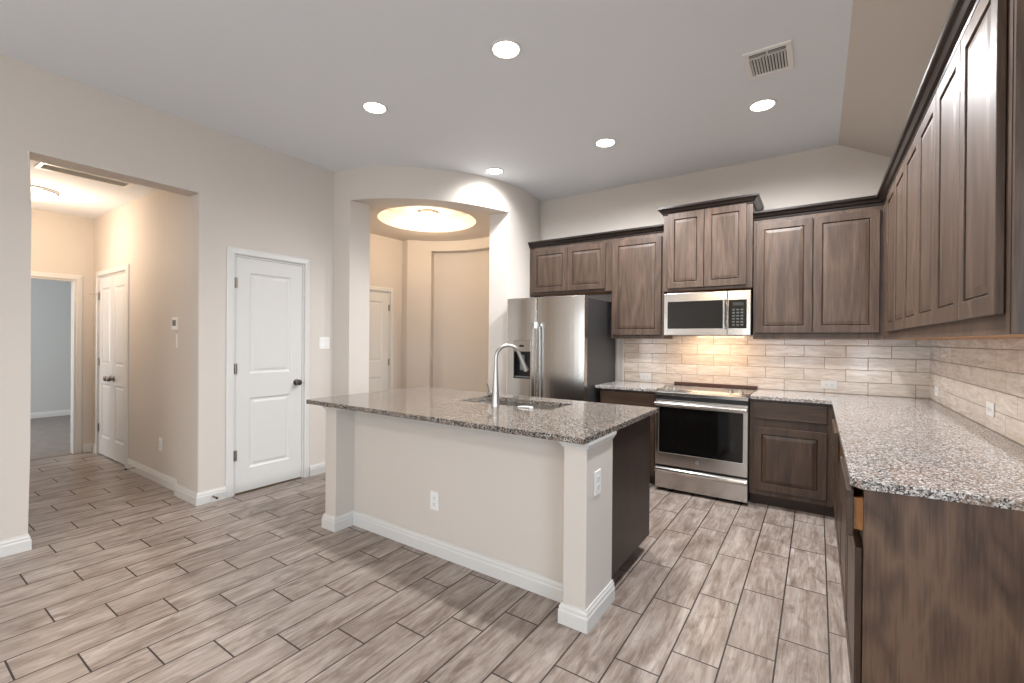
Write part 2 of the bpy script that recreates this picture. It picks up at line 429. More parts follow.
# ---- bowed foyer wall with its opening
def arc(r, a): return (CFX + r*math.cos(math.radians(a)), CFY + r*math.sin(math.radians(a)))
RI = CR - 0.2
SG = 64
def strip(b, a0, a1, ai0, ai1, z0, z1, n):
    ou = [arc(CR, a0 + (a1-a0)*i/n) for i in range(n+1)]; inn = [arc(RI, ai0 + (ai1-ai0)*i/n) for i in range(n+1)]
    for i in range(n):
        b.face([(*ou[i], z0), (*ou[i+1], z0), (*ou[i+1], z1), (*ou[i], z1)])
        b.face([(*inn[i], z0), (*inn[i], z1), (*inn[i+1], z1), (*inn[i+1], z0)])
        for z in (z0, z1): b.face([(*ou[i], z), (*inn[i], z), (*inn[i+1], z), (*ou[i+1], z)])
    return ou, inn
OT = 2.76
A0, A1, A2, A3 = -81.44, -73.8, -10.3, 16.94         # outer angles: corner, opening, opening, corner
I1, I2 = -69.9, -14.5
b = B()
o1, i1 = strip(b, A0, A1, A0-1, I1, 0, OT, 4); o2, i2 = strip(b, A2, A3, I2, A3+2, 0, OT, 10)
b.face([(*o1[-1], 0), (*i1[-1], 0), (*i1[-1], OT), (*o1[-1], OT)]); b.face([(*o2[0], 0), (*i2[0], 0), (*i2[0], OT), (*o2[0], OT)])
strip(b, A0, A1, A0-1, I1, OT, ZC, 4); strip(b, A1, A2, I1, I2, OT, ZC, 30); strip(b, A2, A3, I2, A3+2, OT, ZC, 10)
o = struct(b.build('wall_foyer', 'wall', smooth=True), 'bowed wall with the tall opening into the round foyer', 'wall')

# ---- foyer behind it
FCX, FCY, FR = -4.02, 3.93, 1.13
XD = -5.06
fz = 2.80
b = B(); b.grid_wall('x', XD-0.12, XD, [2.95, 3.08, 3.36, 3.44, 4.362, 4.6], [0, 0.12, 2.0, 2.025, fz], [(3.44, 4.362, -1, 2.025), (3.08, 3.36, 0.12, 2.0)])
struct(b.build('wall_foyer_left', 'wall'), 'foyer wall around the front door', 'wall')
b = B(); b.box(XD-0.12, -4.1, 2.85, 3.0, 0, fz)
struct(b.build('wall_foyer_near', 'wall'), 'hidden near wall of the foyer', 'wall')
def farc(r, a): return (FCX + r*math.cos(math.radians(a)), FCY + r*math.sin(math.radians(a)))
NA, NB, NZ = 127.6, 58.0, 2.655                       # shallow recess in the round wall
b = B()
def vstrip(pts, z0, z1):
    for p, q in zip(pts, pts[1:]): b.face([(*p, z0), (*q, z0), (*q, z1), (*p, z1)])
rng = lambda a, c, n: [a + (c-a)*i/n for i in range(n+1)]
p0 = farc(FR, 145)
left = [(XD, 4.586), (XD, 4.66)] ; left = [(XD, 4.586), p0]
vstrip(left + [farc(FR, a) for a in rng(145, NA, 8)], 0, fz)
vstrip([farc(FR, a) for a in rng(NA, NB, 24)], NZ, fz)
vstrip([farc(FR, NA)] + [farc(FR+0.14, a) for a in rng(NA-1, NB, 24)] + [farc(FR, NB)], 0, NZ)
A = [farc(FR, a) for a in rng(NA, NB, 24)]; C = [farc(FR+0.14, a) for a in rng(NA-1, NB, 24)]
for i in range(24): b.face([(*A[i], NZ), (*A[i+1], NZ), (*C[i+1], NZ), (*C[i], NZ)])
vstrip([farc(FR, a) for a in rng(NB, 10, 14)], 0, fz)
struct(b.build('wall_foyer_round', 'wall', smooth=True), 'curved foyer wall with a tall shallow recess', 'wall')
# foyer ceiling with the round tray
b = B(); n = 120; TR, TZ = 0.585, 2.98; TCX, TCY = -3.93, 3.96
cyc = [(TCX + TR*math.cos(2*PI*i/n), TCY + TR*math.sin(2*PI*i/n)) for i in range(n)]
def sq(x, y):
    dx, dy = x-TCX, y-TCY; s_ = 1.75/max(abs(dx), abs(dy)); return (TCX+dx*s_, TCY+dy*s_)
oc = [sq(*p) for p in cyc]
# outer outline kept inside the bowed wall's thickness
def keep(p):
    dx, dy = p[0]-CFX, p[1]-CFY; r = math.hypot(dx, dy)
    if r > RI+0.08 and p[0] > CFX: s_ = (RI+0.08)/r; p = (CFX+dx*s_, CFY+dy*s_)
    return (max(p[0], XD-0.1), p[1])
oc = [keep(p) for p in oc]
for i in range(n):
    j = (i+1) % n
    b.face([(*cyc[i], fz), (*cyc[j], fz), (*oc[j], fz), (*oc[i], fz)])
    b.face([(*cyc[i], fz), (*cyc[j], fz), (*cyc[j], TZ), (*cyc[i], TZ)])
b.face([(*p, TZ) for p in cyc])
struct(b.build('ceiling', 'wall'), 'foyer ceiling with a round raised tray', 'ceiling')

# ---- hallway
HW = 1.645; HX = -7.1; HZ = 2.75
CD = (-6.90, -5.952, 2.055)                            # closet door opening
b = B(); b.grid_wall('y', HW, HW+0.12, [HX-0.12, CD[0], CD[1], XL-0.4075], [0, CD[2], HZ], [(CD[0], CD[1], -1, CD[2])])
struct(b.build('wall_hall_right', 'wall'), 'hallway wall with the closet doors and thermostat', 'wall')
b = B(); b.box(HX-0.12, XL-0.408, 0.45, 0.57, 0, HZ)
struct(b.build('wall_hall_left', 'wall'), 'hidden left wall of the hallway', 'wall')
ED = (0.74, 1.495, 2.01)
b = B(); b.grid_wall('x', HX-0.12, HX, [0.57, ED[0], ED[1], HW], [0, ED[2], HZ], [(ED[0], ED[1], -1, ED[2])])
struct(b.build('wall_hall_end', 'wall'), 'end wall of the hallway around the open bedroom doorway', 'wall')
b = B(); b.box(HX-0.12, XL-HD, 0.45, HW+0.12, HZ, HZ+0.1)
struct(b.build('ceiling', 'ceil'), 'hallway ceiling', 'ceiling')
# bedroom beyond
b = B(); b.box(-10.8, HX, -1.1, 3.6, -0.12, 0.004)
struct(b.build('floor', 'carpet'), 'grey carpet of the bedroom past the hallway', 'floor')
BRW = (('wall_bedroom_far', (-10.8, -10.7, -1.1, 3.6), 'far grey wall of the bedroom past the hallway'),
       ('wall_bedroom_right', (-10.8, HX-0.12, 3.5, 3.6), 'hidden right wall of the bedroom'),
       ('wall_bedroom_near', (HX-0.13, HX-0.121, 1.645, 3.5), 'hidden near wall of the bedroom'))
for nm, (x0, x1, y0, y1), lb in BRW:
    b = B(); b.box(x0, x1, y0, y1, 0, HZ); struct(b.build(nm, 'bedroom'), lb, 'wall')
b = B(); b.grid_wall('y', -1.1, -1.0, [-10.8, -9.7, -8.3, HX-0.12], [0, 0.75, 2.05, HZ], [(-9.7, -8.3, 0.75, 2.05)])
struct(b.build('wall_bedroom_left', 'bedroom'), 'hidden window wall of the bedroom', 'wall')
b = B(); b.box(-10.8, HX-0.12, -1.1, 3.6, HZ, HZ+0.1)
struct(b.build('ceiling', 'ceil'), 'bedroom ceiling', 'ceiling')

# ---- baseboards: profile of (out, z)
BP = [(0, 0), (0.016, 0), (0.016, 0.062), (0.012, 0.070), (0.012, 0.082), (0.007, 0.092), (0.006, 0.1), (0, 0.1)]
def run(b, path, prof, closed=False, side=1):
    """sweep prof along a plan path with mitred corners; `side` picks which side is outward"""
    P = [V((p[0], p[1])) for p in path]; n = len(P); rings = []
    for i, p in enumerate(P):
        d0 = (P[i]-P[i-1]).normalized() if (i > 0 or closed) else None
        d1 = (P[(i+1) % n]-P[i]).normalized() if (i < n-1 or closed) else None
        nr = lambda d: V((d.y, -d.x))*side
        if d0 is None: mv = nr(d1)
        elif d1 is None: mv = nr(d0)
        else:
            q = nr(d0)+nr(d1); mv = q/(q.dot(nr(d0)))
        rings.append([b.bm.verts.new((p.x+mv.x*o, p.y+mv.y*o, z)) for o, z in prof])
    m_ = len(prof)
    prs = list(zip(rings, rings[1:])) + ([(rings[-1], rings[0])] if closed else [])
    for A, C in prs:
        for j in range(m_): b.bm.faces.new((A[j], A[(j+1) % m_], C[(j+1) % m_], C[j]))
    if not closed: b.bm.faces.new(rings[0]); b.bm.faces.new(rings[-1][::-1])
    return b
bb = (('baseboard_left', [(XL, YF), (XL, HO[0]), (XL-HD, HO[0])], 1, 'baseboard on the near left wall before the hall opening'),
      ('baseboard_hall', [(CD[1]+0.06, HW), (XL-0.408, HW), (XL-0.408, HO[1]), (XL, HO[1]), (XL, 1.808)], 1, 'baseboard from the closet doors around the hall opening'),
      ('baseboard_pantry', [(XL, 2.566), (XL, 2.815)], 1, 'short baseboard right of the pantry door'),
      ('baseboard_hall_end', [(HX, 1.56), (HX, HW-0.001), (CD[0]-0.06, HW-0.001)], 1, 'short baseboard in the corner at the end of the hallway'),
      ('baseboard_foyer', [(-5.06, 4.45), (-5.06, 4.586)] + [farc(FR, a) for a in rng(144, NA, 8)], 1, 'baseboard on the foyer wall'),
      ('baseboard_bedroom', [(-10.7, -1.0), (-10.7, 3.5)], 1, 'baseboard along the far bedroom wall'))
for nm, path, sd, lb in bb:
    b = B(); run(b, path, BP, side=sd); struct(b.build(nm, 'white'), lb, 'baseboard')

# ---- casings: frame around an opening on a wall. local frame: x across, z up, wall face y=0, room at -Y
CP = [(0, 0), (0, 0.016), (0.010, 0.018), (0.045, 0.014), (0.057, 0.008), (0.057, 0)]   # (outward in the wall plane, proud)
def casing(w, h):
    b = B(); path = [(0, 0), (0, h), (w, h), (w, 0)]
    rings = []
    mit = [(-1, 0), (-1, 1), (1, 1), (1, 0)]
    for (x, z), (mx, mz) in zip(path, mit):
        rings.append([b.bm.verts.new((x+mx*o, -p, z+mz*o)) for o, p in CP])
    n_ = len(CP)
    for A, C in zip(rings, rings[1:]):
        for j in range(n_): b.bm.faces.new((A[j], A[(j+1) % n_], C[(j+1) % n_], C[j]))
    b.bm.faces.new(rings[0]); b.bm.faces.new(rings[-1])
    return b
def jamb(w, h, d):
    b = B(); b.box(0, 0.018, 0, d, 0, h); b.box(w-0.018, w, 0, d, 0, h); b.box(0.018, w-0.018, 0, d, h-0.018, h); return b
DP = [(0.010, 0.007), (0.022, 0.009), (0.042, 0.003)]
def door_slab(w, h):
    st = 0.115 if w > 0.5 else 0.085
    return B().panel_door(w, h, 0.035, [(st, 0.20, w-st, 0.815), (st, 1.03, w-st, h-0.125)], DP)
def hinge(zc): return B().tube([(0, 0, zc-0.045), (0, 0, zc+0.045)], 0.0065, 10).box(-0.014, 0.014, 0.003, 0.006, zc-0.044, zc+0.044)
def knob():
    return B().lathe([(0.0, 0.0), (0.030, 0.0), (0.030, 0.006), (0.012, 0.010), (0.011, 0.030), (0.024, 0.038), (0.029, 0.050), (0.024, 0.062), (0.0, 0.066)], axis=(0, -1, 0), seg=20)

# pantry door in the left wall (rotate so local -Y faces +X: rz = +90deg)
w_, h_ = PD[1]-PD[0], PD[2]
d = struct(thing('door_1', 'white two-panel pantry door in the left wall', 'door', (XL, PD[0], 0), PI/2), 'white two-panel pantry door in the left wall', 'door')
casing(w_, h_).build('casing', 'white', d, bevel=0.002)
jamb(w_, h_, 0.12).build('jamb', 'white', d)
sl = door_slab(w_-0.042, h_-0.034).build('slab', 'white', d, loc=(0.021, 0.004, 0.013))
for z in (0.34, 1.09, 1.83): hinge(z).build('hinge', 'hinge', d, loc=(0.0195, -0.004, 0), smooth=True)['label'] = 'nickel hinge'
knob().build('knob', 'bronze', d, loc=(w_-0.075, 0.004, 0.935), smooth=True)['label'] = 'dark round knob'
B().box(0.018, w_-0.018, 0.0, 0.12, 0, 0.006).build('gap_strip', 'door_gap', d)['label'] = 'brown strip in the gap under the door'  # brown strip laid in the gap under the pantry door

# double closet doors in the hallway (face -Y)
w_, h_ = CD[1]-CD[0], CD[2]
d = struct(thing('door_2', '', '', (CD[0], HW, 0)), 'pair of narrow white closet doors in the hallway', 'door')
casing(w_, h_).build('casing', 'white', d, bevel=0.002)
jamb(w_, h_, 0.12).build('jamb', 'white', d)
lw = (w_-0.046)/2
for i in (0, 1):
    s = door_slab(lw, h_-0.034).build('slab', 'white', d, loc=(0.021+i*(lw+0.004), 0.004, 0.013))
    k = knob().build('knob', 'bronze', s, loc=((lw-0.05) if i == 0 else 0.05, 0, 0.885), smooth=True); k['label'] = 'dark round knob'
    for z in (0.31, 1.07, 1.83): hinge(z).build('hinge', 'hinge', d, loc=(0.0195 if i == 0 else w_-0.0195, -0.004, 0), smooth=True)['label'] = 'nickel hinge'
B().tube([(0.018, -0.014, 1.85), (-0.06, -0.05, 1.85), (-0.075, -0.056, 1.85)], [0.003, 0.003, 0.006], 8).build('hinge_pin_stop', 'hinge', d)['label'] = 'thin hinge-pin door stop'

# open bedroom doorway casing in the end wall (faces +X)
d = struct(thing('door_3', '', '', (HX, ED[0], 0), PI/2), 'white cased doorway open to the carpeted bedroom', 'doorway')
casing(ED[1]-ED[0], ED[2]).build('casing', 'white', d, bevel=0.002)
jamb(ED[1]-ED[0], ED[2], 0.12).build('jamb', 'white', d)

# front door in the foyer (faces +X)
w_, h_ = 0.922, 2.025
d = struct(thing('door_4', '', '', (XD, 3.44, 0), PI/2), 'cream two-panel front door with a peephole, in the foyer', 'door')
casing(w_, h_).build('casing', 'white', d, bevel=0.002)
jamb(w_, h_, 0.12).build('jamb', 'white', d)
sl = door_slab(w_-0.042, h_-0.034).build('slab', 'white', d, loc=(0.021, 0.004, 0.013))
for z in (0.3, 1.03, 1.80): hinge(z).build('hinge', 'hinge', d, loc=(w_-0.0195, -0.004, 0), smooth=True)['label'] = 'nickel hinge'
B().lathe([(0, 0), (0.008, 0), (0.008, 0.005), (0, 0.006)], axis=(0, -1, 0), seg=12).build('peephole', 'bronze', d, loc=(w_/2, 0.004, 1.50))
knob().build('knob', 'bronze', d, loc=(0.085, 0.004, 0.935), smooth=True)['label'] = 'dark round knob'

# ---- backsplash tile
b = B(); b.box(-1.775, XR, YB-0.008, YB, CT, 1.42)
struct(b.build('wall_back_tile', 'splash_x'), 'cream tile backsplash on the back wall', 'backsplash')
b = B(); b.box(XR-0.008, XR, 1.72, YB-0.008, CT, 1.42)
struct(b.build('wall_right_tile', 'splash_y'), 'cream tile backsplash on the right wall', 'backsplash')
b = B(); b.box(-1.80, -1.775, YB-0.010, YB, CT, 1.385)
struct(b.build('trim_1', 'white', bevel=0.003), 'narrow pale edge strip ending the backsplash beside the refrigerator', 'trim')

# ================================================================== WALL CABINETS
CABP = [(0.0006, 0.012), (0.0062, 0.012), (0.0070, 0.0055), (0.034, 0.0015)]
ST = 0.058
def cab_door(w, h): return B().panel_door(w, h, 0.02, [(ST, ST, w-ST, h-ST)], CABP)
CRP = [(0, 0), (0.008, 0), (0.010, 0.012), (0.022, 0.020), (0.034, 0.040), (0.046, 0.046), (0.050, 0.052), (0.050, 0.068), (0, 0.068)]
def crown(path, side=1): return run(B(), path, CRP, side=side)
def wall_cabinet(label, w, h, dp, loc, rz, doors, door_z, crown_path, tag_bottom=True):
    """local: x 0..w, front y=0 looking to -Y, wall at y=dp, z 0..h"""
    t = thing('wall_cabinet', label, 'cabinet', loc, rz, 'wall cabinets')
    b = B(); b.box(0, w, 0, 0.019, 0, h); b.box(0, 0.016, 0.019, dp, 0, h); b.box(w-0.016, w, 0.019, dp, 0, h)
    b.box(0.016, w-0.016, 0.019, dp, h-0.016, h); b.box(0.016, w-0.016, dp-0.012, dp, 0, h-0.016)
    b.build('carcass', 'wood', t)
    b = B(); b.box(0.016, w-0.016, 0.019, dp-0.012, 0.0005, 0.014)
    b.build('bottom_panel', 'maple', t)['label'] = 'unfinished maple underside'
    for x0, x1 in doors:
        cab_door(x1-x0, door_z[1]-door_z[0]).build('door', 'wood', t, loc=(x0, -0.021, door_z[0]), bevel=0.0025)
    o = crown(crown_path).build('crown_moulding', 'espresso', t); o['label'] = 'near-black crown moulding'; o.location.z = h-0.008
    return t
UB, UH = 1.381, 1.055
YU = YB-0.330
D_ = 0.330
# crown path side: outward is -Y when walking +X with side=1
wall_cabinet('short two-door wall cabinet above the refrigerator', 1.012, UH-0.50, D_-0.001, (-2.806, YU, UB+0.50), 0,
             [(0.046, 0.498), (0.502, 0.948)], (0.026, UH-0.50-0.045), [(0.0, 0), (1.012, 0)])
wall_cabinet('single-door wall cabinet between refrigerator and microwave', 0.541, UH, D_-0.001, (-1.793, YU, UB), 0,
             [(0.016, 0.518)], (0.036, UH-0.045), [(0, 0), (0.541, 0)])
wall_cabinet('tall deeper two-door wall cabinet directly above the microwave', 0.762, 0.74, 0.409, (-1.238, YB-0.410, 1.832), 0,
             [(0.044, 0.366), (0.372, 0.716)], (0.026, 0.735), [(0, 0.40), (0, 0), (0.762, 0), (0.762, 0.40)])
wall_cabinet('wide two-door wall cabinet to the right of the microwave', 0.8905, UH, D_-0.001, (-0.474, YU, UB), 0,
             [(0.022, 0.434), (0.442, 0.868)], (0.054, UH-0.045), [(0, 0), (0.8905, 0)])
XU = XR-0.330
# right-hand run faces -X: rz=-90deg; local x runs towards the camera
RB = (('far', 4.507, 0.387+0.80, [(0.385, 0.783), (0.787, 1.183)]), ('mid', 3.319, 0.80, [(0.004, 0.398), (0.402, 0.796)]), ('near', 2.518, 0.806, [(0.004, 0.382), (0.386, 0.768)]))
LBL = {'far': 'two-door wall cabinet in the back corner of the right wall', 'mid': 'two-door wall cabinet in the middle of the right wall run',
       'near': 'two-door wall cabinet nearest the viewer on the right wall'}
for kx, y0, w_, drs in RB:
    cp = [(0, 0), (w_, 0)] if kx != 'near' else [(0, 0), (w_, 0), (w_, 0.32)]
    t = wall_cabinet(LBL[kx], w_, UH, D_-0.001, (XU, y0, UB), -PI/2, drs, (0.054, UH-0.045), cp)
    if kx == 'near':
        e = B().panel_door(D_-0.004, UH-0.002, 0.016, [(0.06, 0.06, D_-0.064, UH-0.062)], CABP).build('end_panel', 'wood', t, loc=(w_+0.0165, 0.002, 0.001), rz=PI/2)

# ================================================================== BASE CABINETS
TK, BZ = 0.098, 0.8835
def base_cabinet(label, w, dp, loc, rz, fronts, ends=(), mats=('base', 'baseh')):
    t = thing('base_cabinet', label, 'cabinet', loc, rz, 'base cabinets')
    B().box(0, w, 0.075, dp, 0, TK).build('toe_kick', 'toe', t)
    b = B()
    b.box(0, w, 0, 0.019, TK, BZ) if not any(f[5] > 0 for f in fronts) else None
    if any(f[5] > 0 for f in fronts):                  # a pulled drawer needs an opening in the face frame
        fx0, fx1, fz0, fz1 = [f for f in fronts if f[5] > 0][0][:4]
        b.grid_wall('y', 0, 0.019, [0, fx0+0.012, fx1-0.012, w], [TK, fz0+0.012, fz1-0.012, BZ], [(fx0+0.012, fx1-0.012, fz0+0.012, fz1-0.012)])
    b.box(0, 0.016, 0.019, dp, TK, BZ); b.box(w-0.016, w, 0.019, dp, TK, BZ)
    b.box(0.016, w-0.016, 0.019, dp, TK, TK+0.016); b.box(0.016, w-0.016, dp-0.012, dp, TK+0.016, BZ)
    b.build('carcass', mats[0], t)
    for x0, x1, z0, z1, kind, pull in fronts:
        if kind == 'door':
            cab_door(x1-x0, z1-z0).build('door', mats[0], t, loc=(x0, -0.021, z0), bevel=0.0025)
        else:
            dr = B().box(0, x1-x0, 0, 0.02, 0, z1-z0).build('drawer', mats[1], t, loc=(x0, -0.021-pull, z0), bevel=0.003)
            if pull:
                ww = x1-x0
                q = B(); q.box(0.028, 0.042, 0.0205, 0.45, 0.018, z1-z0-0.03); q.box(ww-0.042, ww-0.028, 0.0205, 0.45, 0.018, z1-z0-0.03)
                q.box(0.042, ww-0.042, 0.0205, 0.45, 0.018, 0.026); q.box(0.042, ww-0.042, 0.44, 0.45, 0.026, z1-z0-0.03)
                q.build('drawer_box', 'maple', dr)['label'] = 'orange-toned maple drawer box'
    return t
YBC = YB-0.6076                                        # front of the back-wall base cabinets
XBC = 0.130                                            # front of the right-wall base cabinets
base_cabinet('narrow base cabinet between the refrigerator and the range', 0.570, 0.6066, (-1.797, YBC, 0), 0,
             [(0.02, 0.55, 0.729, 0.858, 'drawer', 0), (0.02, 0.55, 0.143, 0.658, 'door', 0)])
base_cabinet('base cabinet with one drawer and one door right of the range', 0.594, 0.6066, (-0.464, YBC, 0), 0,
             [(0.032, 0.530, 0.729, 0.858, 'drawer', 0), (0.032, 0.530, 0.143, 0.658, 'door', 0)])
yb0 = 4.838
RBASE = ((YBC-0.001, 0.62, 'corner-most base cabinet of the right counter, drawer shut', 0, (0.03, 0.60)),
         (YBC-0.622, 0.58, 'base cabinet under the right counter, second from the corner, drawer ajar', 0.028, (0.02, 0.56)),
         (YBC-1.203, 0.58, 'base cabinet under the right counter, second from the near end, drawer shut', 0, (0.02, 0.56)),
         (YBC-1.784, 0.565, 'base cabinet at the near end of the right counter, drawer ajar', 0.024, (0.02, 0.55)))
for y0, w_, lb, pull, (a_, c_) in RBASE:
    t = base_cabinet(lb, w_, XR-XBC-0.001, (XBC, y0, 0), -PI/2,
                 [(a_, c_, 0.705, 0.860, 'drawer', pull), (a_, c_, 0.125, 0.672, 'door', 0)])
    if 'near end of' in lb and 'at the' in lb:
        e = B().box(-0.002, 0.614, 0, 0.016, 0.0, BZ).build('end_panel', 'basepanel', t, loc=(w_+0.0165, 0.002, 0), rz=PI/2)
        e['label'] = 'flat wood end panel'

# ---- countertops
def slab(poly, name, label):
    o = B().prism(poly, CB, CT).build(name, 'granite', bevel=0.004, seg=2); return tag(o, label, 'countertop')
XCE = 0.0921; YCF = YB-0.6466
slab([(-1.836, YCF), (-1.2255, YCF), (-1.2255, YB-0.009), (-1.836, YB-0.009)], 'countertop', 'short granite countertop between the refrigerator and the range')
slab([(-0.4625, YCF), (XCE, YCF), (XCE, 1.862), (0.120, 1.8285), (XR-0.009, 1.875), (XR-0.009, YB-0.009), (-0.4625, YB-0.009)],
     'countertop', 'long L-shaped speckled granite countertop along the right wall')

# ================================================================== ISLAND
IX0, IX1, IY0, IY1 = -2.924, -0.885, 1.936, 2.262
PW = 0.1214
isl = thing('kitchen_island', 'kitchen island with cream posts and panel and a dark wood cabinet behind', 'island', (0, 0, 0))
b = B(); b.box(IX0+PW+0.0005, IX1-PW-0.0005, 2.090, 2.255, 0, BZ)
b.build('back_panel', 'wall', isl)
for x0 in (IX0, IX1-PW):
    p = B().box(x0, x0+PW, IY0, IY1, 0, BZ).build('post', 'wall', isl, bevel=0.006)
    pr = [(0, 0.848), (0.006, 0.848), (0.008, 0.856), (0.016, 0.866), (0.019, 0.870), (0.019, 0.8832), (0, 0.8832)]
    run(B(), [(x0, IY1), (x0, IY0), (x0+PW, IY0), (x0+PW, IY1)], pr, side=-1 if False else 1).build('cap_moulding', 'white', p)
run(B(), [(IX0, IY1+0.002), (IX0, IY0), (IX0+PW, IY0), (IX0+PW, 2.090), (IX1-PW, 2.090), (IX1-PW, IY0), (IX1, IY0), (IX1, IY1+0.002)], BP, side=1).build('baseboard', 'white', isl)
b = B(); cx0, cx1, cy0, cy1 = IX0, IX1-0.012, IY1+0.0035, 2.935
b.box(cx0, cx1, cy0, cy0+0.018, TK, BZ); b.box(cx0, cx1, cy1-0.018, cy1, TK, BZ)
b.box(cx0, cx0+0.018, cy0+0.018, cy1-0.018, TK, BZ); b.box(cx1-0.018, cx1, cy0+0.018, cy1-0.018, TK, BZ)
b.box(cx0+0.018, cx1-0.018, cy0+0.018, cy1-0.018, TK, TK+0.018)
b.build('cabinet_body', 'islandwood', isl)['label'] = 'dark espresso wood cabinet'
b = B(); b.box(IX0+0.06, IX1-0.085, IY1+0.0035, 2.86, 0, TK); b.build('toe_kick', 'toe', isl)
xs = [-2.90, -2.44, -2.06, -1.68, -1.30, -0.92]
for a_, c_ in zip(xs, xs[1:]):
    cab_door(c_-a_-0.006, 0.56).build('door', 'islandwood', isl, loc=(c_-0.003, 2.957, 0.12), rz=PI, bevel=0.0025)
    B().box(0, c_-a_-0.006, 0, 0.02, 0, 0.14).build('drawer_front', 'islandwood', isl, loc=(c_-0.003, 2.957, 0.715), rz=PI, bevel=0.003)
# island countertop with the sink cut out
SX0, SX1, SY0, SY1 = -2.160, -1.405, 2.50, 2.845
b = B(); b.grid_wall('z', CB, CT, [-3.058, SX0, SX1, -0.868], [1.868, SY0, SY1, 3.017], [(SX0, SX1, SY0, SY1)])
tag(b.build('countertop', 'granite_dark', bevel=0.003), 'speckled granite island countertop with a sink cut out', 'countertop')

# sink
sk = thing('sink', 'undermounted stainless steel sink in the island', 'sink', ((SX0+SX1)/2, (SY0+SY1)/2, CB-0.001))
b = B(); hx, hy, dp = (SX1-SX0)/2+0.006, (SY1-SY0)/2+0.006, 0.20
def rr(hx, hy, r, z, n=6):
    P = []
    for cx, cy, a in ((hx-r, hy-r, 0), (-hx+r, hy-r, 90), (-hx+r, -hy+r, 180), (hx-r, -hy+r, 270)):
        for i in range(n+1):
            t = math.radians(a + 90*i/n); P.append((cx+r*math.cos(t), cy+r*math.sin(t), z))
    return P
prof = [(hx+0.02, hy+0.02, 0.03, 0), (hx, hy, 0.03, 0), (hx, hy, 0.03, -0.004), (hx-0.008, hy-0.008, 0.04, -dp+0.03), (hx-0.03, hy-0.03, 0.05, -dp), (0.045, 0.045, 0.0449, -dp-0.004)]
rs = [[b.bm.verts.new(p) for p in rr(*q)] for q in prof]
for A, C in zip(rs, rs[1:]):
    for j in range(len(A)): b.bm.faces.new((A[j], A[(j+1) % len(A)], C[(j+1) % len(A)], C[j]))
b.bm.faces.new(rs[-1])
b.build('basin', 'steelv', sk, smooth=True)
B().lathe([(0, -0.006), (0.026, -0.006), (0.034, 0.0), (0.042, 0.002), (0.042, -0.004)], (0, 0, -dp-0.001)).build('drain', 'chrome', sk, smooth=True)

# faucet
fc = thing('kitchen_faucet', 'tall brushed nickel gooseneck faucet standing beside the island sink', 'faucet', (-1.778, 2.435, CT))
u = V((0.565, 0.825, 0)).normalized()
b = B(); b.lathe([(0, 0), (0.029, 0), (0.029, 0.004), (0.026, 0.02), (0.0235, 0.10), (0.019, 0.17), (0.0145, 0.23), (0.0135, 0.26), (0.0135, 0.27)], seg=24)
b.build('body', 'chrome', fc, smooth=True)
RG = 0.087
pts = [(0, 0, 0.268), (0, 0, 0.30)]
pts = [V(p) for p in pts] + [u*(RG - RG*math.cos(a)) + V((0, 0, 0.318 + RG*math.sin(a))) for a in [math.radians(x) for x in range(0, 166, 10)]]
b = B(); b.tube(pts, 0.0125, 14); b.build('spout', 'chrome', fc, smooth=True)
e0 = pts[-1]; dr = (pts[-1]-pts[-2]).normalized()
B().tube([e0, e0+dr*0.02, e0+dr*0.09, e0+dr*0.125, e0+dr*0.13], [0.0127, 0.0135, 0.0175, 0.0185, 0.014], 16).build('spray_head', 'chrome', fc, smooth=True)
s_ = V((-0.80, -0.25, 0)).normalized()
b = B(); b.tube([s_*0.018+V((0, 0, 0.075)), s_*0.052+V((0, 0, 0.077))], [0.016, 0.018], 16)
b.tube([s_*0.052+V((0, 0, 0.077)), s_*0.056+V((0, 0, 0.077))], [0.018, 0.012], 16)
h = b.build('handle', 'bronze', fc, smooth=True)
B().tube([s_*0.044+V((0, 0, 0.09)), s_*0.052+V((0, 0, 0.125)), s_*0.06+V((0, 0, 0.15))], [0.005, 0.0045, 0.004], 10).build('lever', 'bronze', h, smooth=True)
# unidentified small white piece lying at the edge of the sink
b = B(); b.tube([(-0.055, -0.01, 0.004), (-0.03, 0.0, 0.007), (0.01, 0.006, 0.008), (0.035, 0.004, 0.007)], [0.003, 0.0055, 0.0065, 0.006], 10)
b.lathe([(0, 0), (0.013, 0), (0.015, 0.006), (0.012, 0.013), (0, 0.015)], (0.042, 0.0, 0.0), seg=16)
o = tag(b.build('white_piece', 'plastic', loc=(-1.565, 2.475, CT), smooth=True), 'small white plastic piece on the island beside the sink', 'small item')

